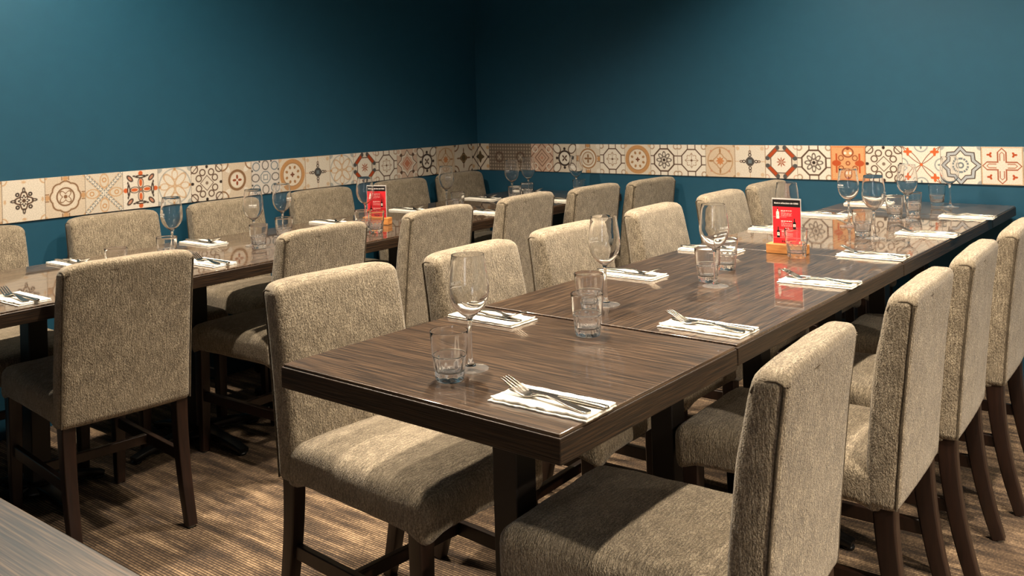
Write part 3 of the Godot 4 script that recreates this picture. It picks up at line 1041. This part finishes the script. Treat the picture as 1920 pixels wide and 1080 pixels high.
# ---------------------------------------------------------------- the place
func _ready() -> void:
	# camera
	var cam := Camera3D.new()
	cam.name = "camera"
	# upright lens shifted down, as in a photograph with straightened verticals
	cam.set_frustum(0.05 * 1080.0 / 1722.593, Vector2(0.0, -0.05 * 352.225 / 1722.593), 0.05, 40.0)
	add_child(cam)
	cam.transform = Transform3D(Basis.from_euler(Vector3(0.0032, 0.668, -0.02822), EULER_ORDER_YXZ), Vector3(3.7796, 1.248, 4.4253))
	cam.current = true
	# air and exposure
	var we := WorldEnvironment.new()
	we.name = "environment"
	var env := Environment.new()
	env.background_mode = Environment.BG_COLOR
	env.background_color = Color(0.93, 0.96, 1.0)   # evening sky outside the window behind the camera
	env.background_energy_multiplier = 6.0
	env.tonemap_mode = Environment.TONE_MAPPER_LINEAR
	env.tonemap_exposure = 1.4
	env.sdfgi_enabled = true
	env.ssao_enabled = true
	env.ssil_enabled = true
	we.environment = env
	add_child(we)
	make_materials()
	# downlights: one line over the front tables, one between the rows, one behind the right-hand chairs, one further out in the room
	var lamps := [
		[2.30, 2.70, 5.0, 62.0], [2.40, 0.95, 6.2, 60.0],
		[1.75, 1.90, 4.4, 62.0],
		[0.95, 2.95, 7.0, 74.0],
		[3.70, 2.55, 4.6, 60.0], [3.70, 0.95, 4.8, 62.0],
		[6.00, 3.20, 36.0, 66.0], [6.00, 1.60, 4.0, 66.0],
		[1.90, 4.90, 6.0, 27.0],
		[4.90, 4.50, 0.3, 70.0], [4.90, 5.90, 0.3, 70.0], [3.20, 5.80, 0.3, 70.0], [1.30, 5.70, 0.3, 70.0], [6.50, 5.30, 0.3, 70.0], [4.90, 2.10, 0.4, 70.0],
	]
	for k in lamps.size():
		var a: Array = lamps[k]
		downlight(Vector2(a[0], a[1]), a[2], a[3], "%s recessed ceiling downlight counted from the front tables" % ordinal(k))

	# the room
	var room := Vector3(7.4, CEIL, 6.6)
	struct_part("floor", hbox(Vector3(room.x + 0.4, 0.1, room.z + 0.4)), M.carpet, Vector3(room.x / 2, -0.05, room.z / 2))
	struct_part("ceiling", hbox(Vector3(room.x + 0.4, 0.1, room.z + 0.4)), M.ceiling, Vector3(room.x / 2, CEIL + 0.05, room.z / 2))
	struct_part("wall_left", hbox(Vector3(0.12, CEIL, room.z + 0.4)), M.wall, Vector3(-0.06, CEIL / 2, room.z / 2))
	struct_part("wall_back", hbox(Vector3(room.x + 0.4, CEIL, 0.12)), M.wall, Vector3(room.x / 2, CEIL / 2, -0.06))
	struct_part("wall_right", hbox(Vector3(0.12, CEIL, room.z + 0.4)), M.wall, Vector3(room.x + 0.06, CEIL / 2, room.z / 2))
	# the wall behind the camera has a tall window of three narrow lights, which the glasses mirror
	var wx0 := 3.50
	var wx1 := 4.40
	var wy0 := 0.70
	var wy1 := 2.40
	var wz := room.z + 0.06
	var wf := Node3D.new()
	wf.name = "wall_front"
	wf.set_meta("kind", "structure")
	add_child(wf)
	part("wall_panel", hbox(Vector3(wx0 + 0.2, CEIL, 0.12)), M.wall, wf, Vector3((wx0 - 0.2) / 2, CEIL / 2, wz))
	part("wall_panel", hbox(Vector3(room.x + 0.2 - wx1, CEIL, 0.12)), M.wall, wf, Vector3((room.x + 0.2 + wx1) / 2, CEIL / 2, wz))
	part("wall_panel", hbox(Vector3(wx1 - wx0, wy0, 0.12)), M.wall, wf, Vector3((wx0 + wx1) / 2, wy0 / 2, wz))
	part("wall_panel", hbox(Vector3(wx1 - wx0, CEIL - wy1, 0.12)), M.wall, wf, Vector3((wx0 + wx1) / 2, (CEIL + wy1) / 2, wz))
	var wn := Node3D.new()
	wn.name = "window_1"
	wn.set_meta("kind", "structure")
	add_child(wn)
	for k in 4:
		part("window_post", hbox(Vector3(0.13, wy1 - wy0, 0.06)), M.leg, wn, Vector3(lerpf(wx0 + 0.065, wx1 - 0.065, k / 3.0), (wy0 + wy1) / 2, wz))
	for y in [wy0 + 0.025, wy1 - 0.025]:
		part("window_rail", hbox(Vector3(wx1 - wx0 - 0.1, 0.05, 0.055)), M.leg, wn, Vector3((wx0 + wx1) / 2, y, wz))
	for k in 3:
		part("pane", hbox(Vector3(0.14, wy1 - wy0 - 0.1, 0.004)), M.pane, wn, Vector3(lerpf(wx0 + 0.065, wx1 - 0.065, (k + 0.5) / 3.0), (wy0 + wy1) / 2, wz))
	tile_border()

	# tables: both rows stand a little askew to the walls
	var fa := -0.0165
	make_table("square dark table at the near end of the front row", 2.3506, 3.0284, 3.262, 2.664, 0.75, 0.047, false, fa, [0.0])
	make_table("long dark table second from the camera in the front row", 2.3506, 3.0284, 2.660, 1.564, 0.751, 0.042, true, fa, [0.25, -0.27])
	make_table("long dark table third from the camera in the front row", 2.3506, 3.0284, 1.560, 0.419, 0.75, 0.042, true, fa, [0.26, -0.26])
	make_table("short dark table end piece against the back wall, front row", 2.3506, 3.0284, 0.415, -0.025, 0.75, 0.042, true, fa, [0.0])
	var la := 0.035
	make_table("long dark table at the left picture edge in the wall row", 0.36, 1.06, 3.92, 2.84, 0.728, 0.044, true, la, [0.26, -0.31], -0.14)
	make_table("long dark table with the leftmost wine glass, wall row", 0.36, 1.06, 2.836, 1.65, 0.728, 0.044, true, la, [0.22, -0.27], -0.14)
	make_table("long dark table under the smaller red card, wall row", 0.36, 1.06, 1.646, 0.54, 0.728, 0.044, true, la, [0.26, -0.26], -0.14)
	make_table("short dark table end piece against the back wall, wall row", 0.36, 1.06, 0.536, 0.052, 0.728, 0.044, true, la, [0.0], -0.12)
	make_table("empty table cut by the bottom left picture corner", 1.70, 2.98, 4.599, 3.899, 0.75, 0.042, false, 0.0, [0.0])

	# chairs
	proto.dining_chair = make_chair()
	var right := [[3.186, 2.914], [3.202, 2.264], [3.209, 1.776], [3.222, 1.246]]
	for k in right.size():
		place("dining_chair", "grey-brown fabric chair, %s from the camera, back turned, right of front tables" % ordinal(k), Vector3(right[k][0], 0, right[k][1]), PI + [0.04, 0.03, 0.04, 0.02][k])
	var leftc := [[1.990, 2.885], [2.043, 2.406], [2.036, 1.903], [2.022, 1.309], [2.026, 0.73], [2.026, 0.227]]
	for k in leftc.size():
		place("dining_chair", "grey-brown fabric chair, %s from the camera, facing in, left of front tables" % ordinal(k), Vector3(leftc[k][0], 0, leftc[k][1]), [-0.07, 0.03, -0.03, 0.02, 0.0, -0.02][k])
	var rowr := [[1.228, 3.03], [1.236, 2.315], [1.228, 1.714], [1.24, 1.149], [1.291, 0.668]]
	for k in rowr.size():
		place("dining_chair", "grey-brown fabric chair, %s from the left, back to camera, wall row" % ordinal(k), Vector3(rowr[k][0], 0, rowr[k][1]), PI + [-0.10, 0.03, 0.02, 0.03, -0.03][k])
	place("dining_chair", "grey-brown fabric chair pulled out at the back wall end of wall row", Vector3(1.362, 0, 0.237), PI - 0.08)
	var wallc := [[0.114, 3.012], [0.119, 2.459], [0.115, 1.917], [0.109, 1.349], [0.101, 0.772], [0.093, 0.264]]
	for k in wallc.size():
		place("dining_chair", "grey-brown fabric chair, %s from the left, against the left teal wall" % ordinal(k), Vector3(maxf(wallc[k][0], 0.088), 0, wallc[k][1]), 0.0)

	# place settings: napkin, fork and knife together; turn 0 = diner on the +x side
	proto.napkin = make_napkin()
	proto.fork = make_fork()
	proto.table_knife = make_knife()
	var sets := []
	var fr := [[2.88, 3.203], [2.874, 2.621], [2.904, 2.03], [2.9, 1.566], [2.924, 1.036], [2.939, 0.503]]
	for k in fr.size():
		sets.append([fr[k], 0.751 if k in [1, 2, 3] else 0.75, 0.0, "%s napkin from camera, right side of front tables" % ordinal(k), 0.0])
	var fl := [[2.413, 2.792], [2.42, 2.185], [2.429, 1.694], [2.435, 1.159], [2.436, 0.671], [2.476, 0.221]]
	for k in fl.size():
		sets.append([fl[k], 0.751 if k in [1, 2] else 0.75, PI, "%s napkin from camera, left side of front tables" % ordinal(k), 0.0])
	var lr := [[1.048, 3.251], [1.001, 2.606], [0.972, 1.058], [0.967, 0.48]]
	for k in lr.size():
		sets.append([lr[k], 0.728, 0.0, "%s napkin from the left, aisle side of wall row" % ordinal(k), 0.0])
	var lw := [[0.571, 2.864], [0.561, 2.339], [0.545, 1.677], [0.537, 1.166], [0.531, 0.59], [0.559, 0.214]]
	for k in lw.size():
		sets.append([lw[k], 0.728, PI, "%s napkin from the left, wall side of wall row" % ordinal(k), 0.0])
	var rng := RandomNumberGenerator.new()
	rng.seed = 11
	for s in sets:
		var turn: float = s[2] + rng.randf_range(-0.03, 0.03)
		var at := Vector3(s[0][0], s[1], s[0][1])
		place("napkin", "folded white paper napkin, the " + s[3], at, turn)
		var bas := Basis(Vector3.UP, turn)
		place("table_knife", "steel knife on the " + s[3], at + bas * Vector3(0.004, 0.0068, -0.010 + rng.randf_range(-0.003, 0.003)), turn - 0.02)
		place("fork", "steel fork on the " + s[3], at + bas * Vector3(-0.006 + rng.randf_range(-0.004, 0.004), 0.0072, 0.010), turn - 0.10 + rng.randf_range(-0.05, 0.03))

	# glasses
	proto.wine_glass = make_wine_glass()
	proto.tumbler = make_tumbler()
	var fw := [[2.638, 3.126], [2.565, 2.54], [2.692, 2.206], [2.635, 1.561], [2.629, 0.951], [2.797, 1.202], [2.768, 0.687], [2.806, 0.187]]
	var fw_turn := [4.64, 4.5, 1.22, 1.0, -0.5, 2.0, 0.6, 2.8]
	var fw_l := ["nearest the camera on the square end table", "second from the camera, beside two tumblers", "third from the camera, left of the red card", "half hidden right behind the red card", "fifth from the camera, left one of two beyond the card", "right one of two beyond the red card", "above a pair of tumblers near the far end", "last one before the back wall"]
	for k in fw.size():
		place("wine_glass", "wine glass on front tables, " + fw_l[k], Vector3(fw[k][0], 0.751 if k in [1, 2, 3] else 0.75, fw[k][1]), fw_turn[k])
	var ft := [[2.649, 3.196], [2.685, 2.8], [2.565, 2.612], [2.645, 2.154], [2.612, 1.972], [2.714, 1.694], [2.742, 1.154], [2.706, 0.64], [2.735, 0.491], [2.745, 0.149]]
	var ft_l := ["nearest the camera on the square end table", "second from the camera, front one of a pair", "third from the camera, rear one of a pair", "close behind the third wine glass", "fifth from the camera, left of the red card", "in front of the red card", "beside the wine glass beyond the red card", "front one of the pair near the far end", "rear one of the pair near the far end", "last one before the back wall"]
	for k in ft.size():
		place("tumbler", "water tumbler on front tables, " + ft_l[k], Vector3(ft[k][0], 0.751 if k in [2, 3, 4, 5] else 0.75, ft[k][1]), 0.37 * k)
	var ww := [[0.761, 2.595], [0.797, 2.272], [0.695, 2.057], [0.792, 1.689], [0.685, 1.049], [0.73, 0.58], [0.688, 0.381], [0.882, 0.196]]
	for k in ww.size():
		place("wine_glass", "wine glass, %s from the left on the wall row" % ordinal(k), Vector3(ww[k][0], 0.728, ww[k][1]), 0.9 * k)
	var wt := [[0.935, 2.9], [0.851, 2.671], [0.872, 2.305], [0.786, 2.121], [0.893, 1.797], [0.974, 1.799], [0.97, 1.317], [0.76, 1.051], [0.833, 0.689], [0.781, 0.515], [0.936, 0.25]]
	var wt_l := ["first from the left", "second from the left", "third from the left", "fourth from the left", "left one of the pair by the red card", "right one of the pair by the red card", "front one of the pair past the red card", "rear one of the pair past the red card", "left one of the pair near the corner", "right one of the pair near the corner", "last one before the back wall"]
	for k in wt.size():
		place("tumbler", "water tumbler on the wall row, " + wt_l[k], Vector3(wt[k][0], 0.728, wt[k][1]), 0.51 * k)

	# wine cards
	proto.menu_stand = make_card_stand()
	place("menu_stand", "red wine card in a wooden foot on the front tables", Vector3(2.658, 0.751, 1.625), 0.0)
	place("menu_stand", "red wine card in a wooden foot on the wall row", Vector3(0.775, 0.728, 1.605), 0.35)
	print("tables and chairs done")
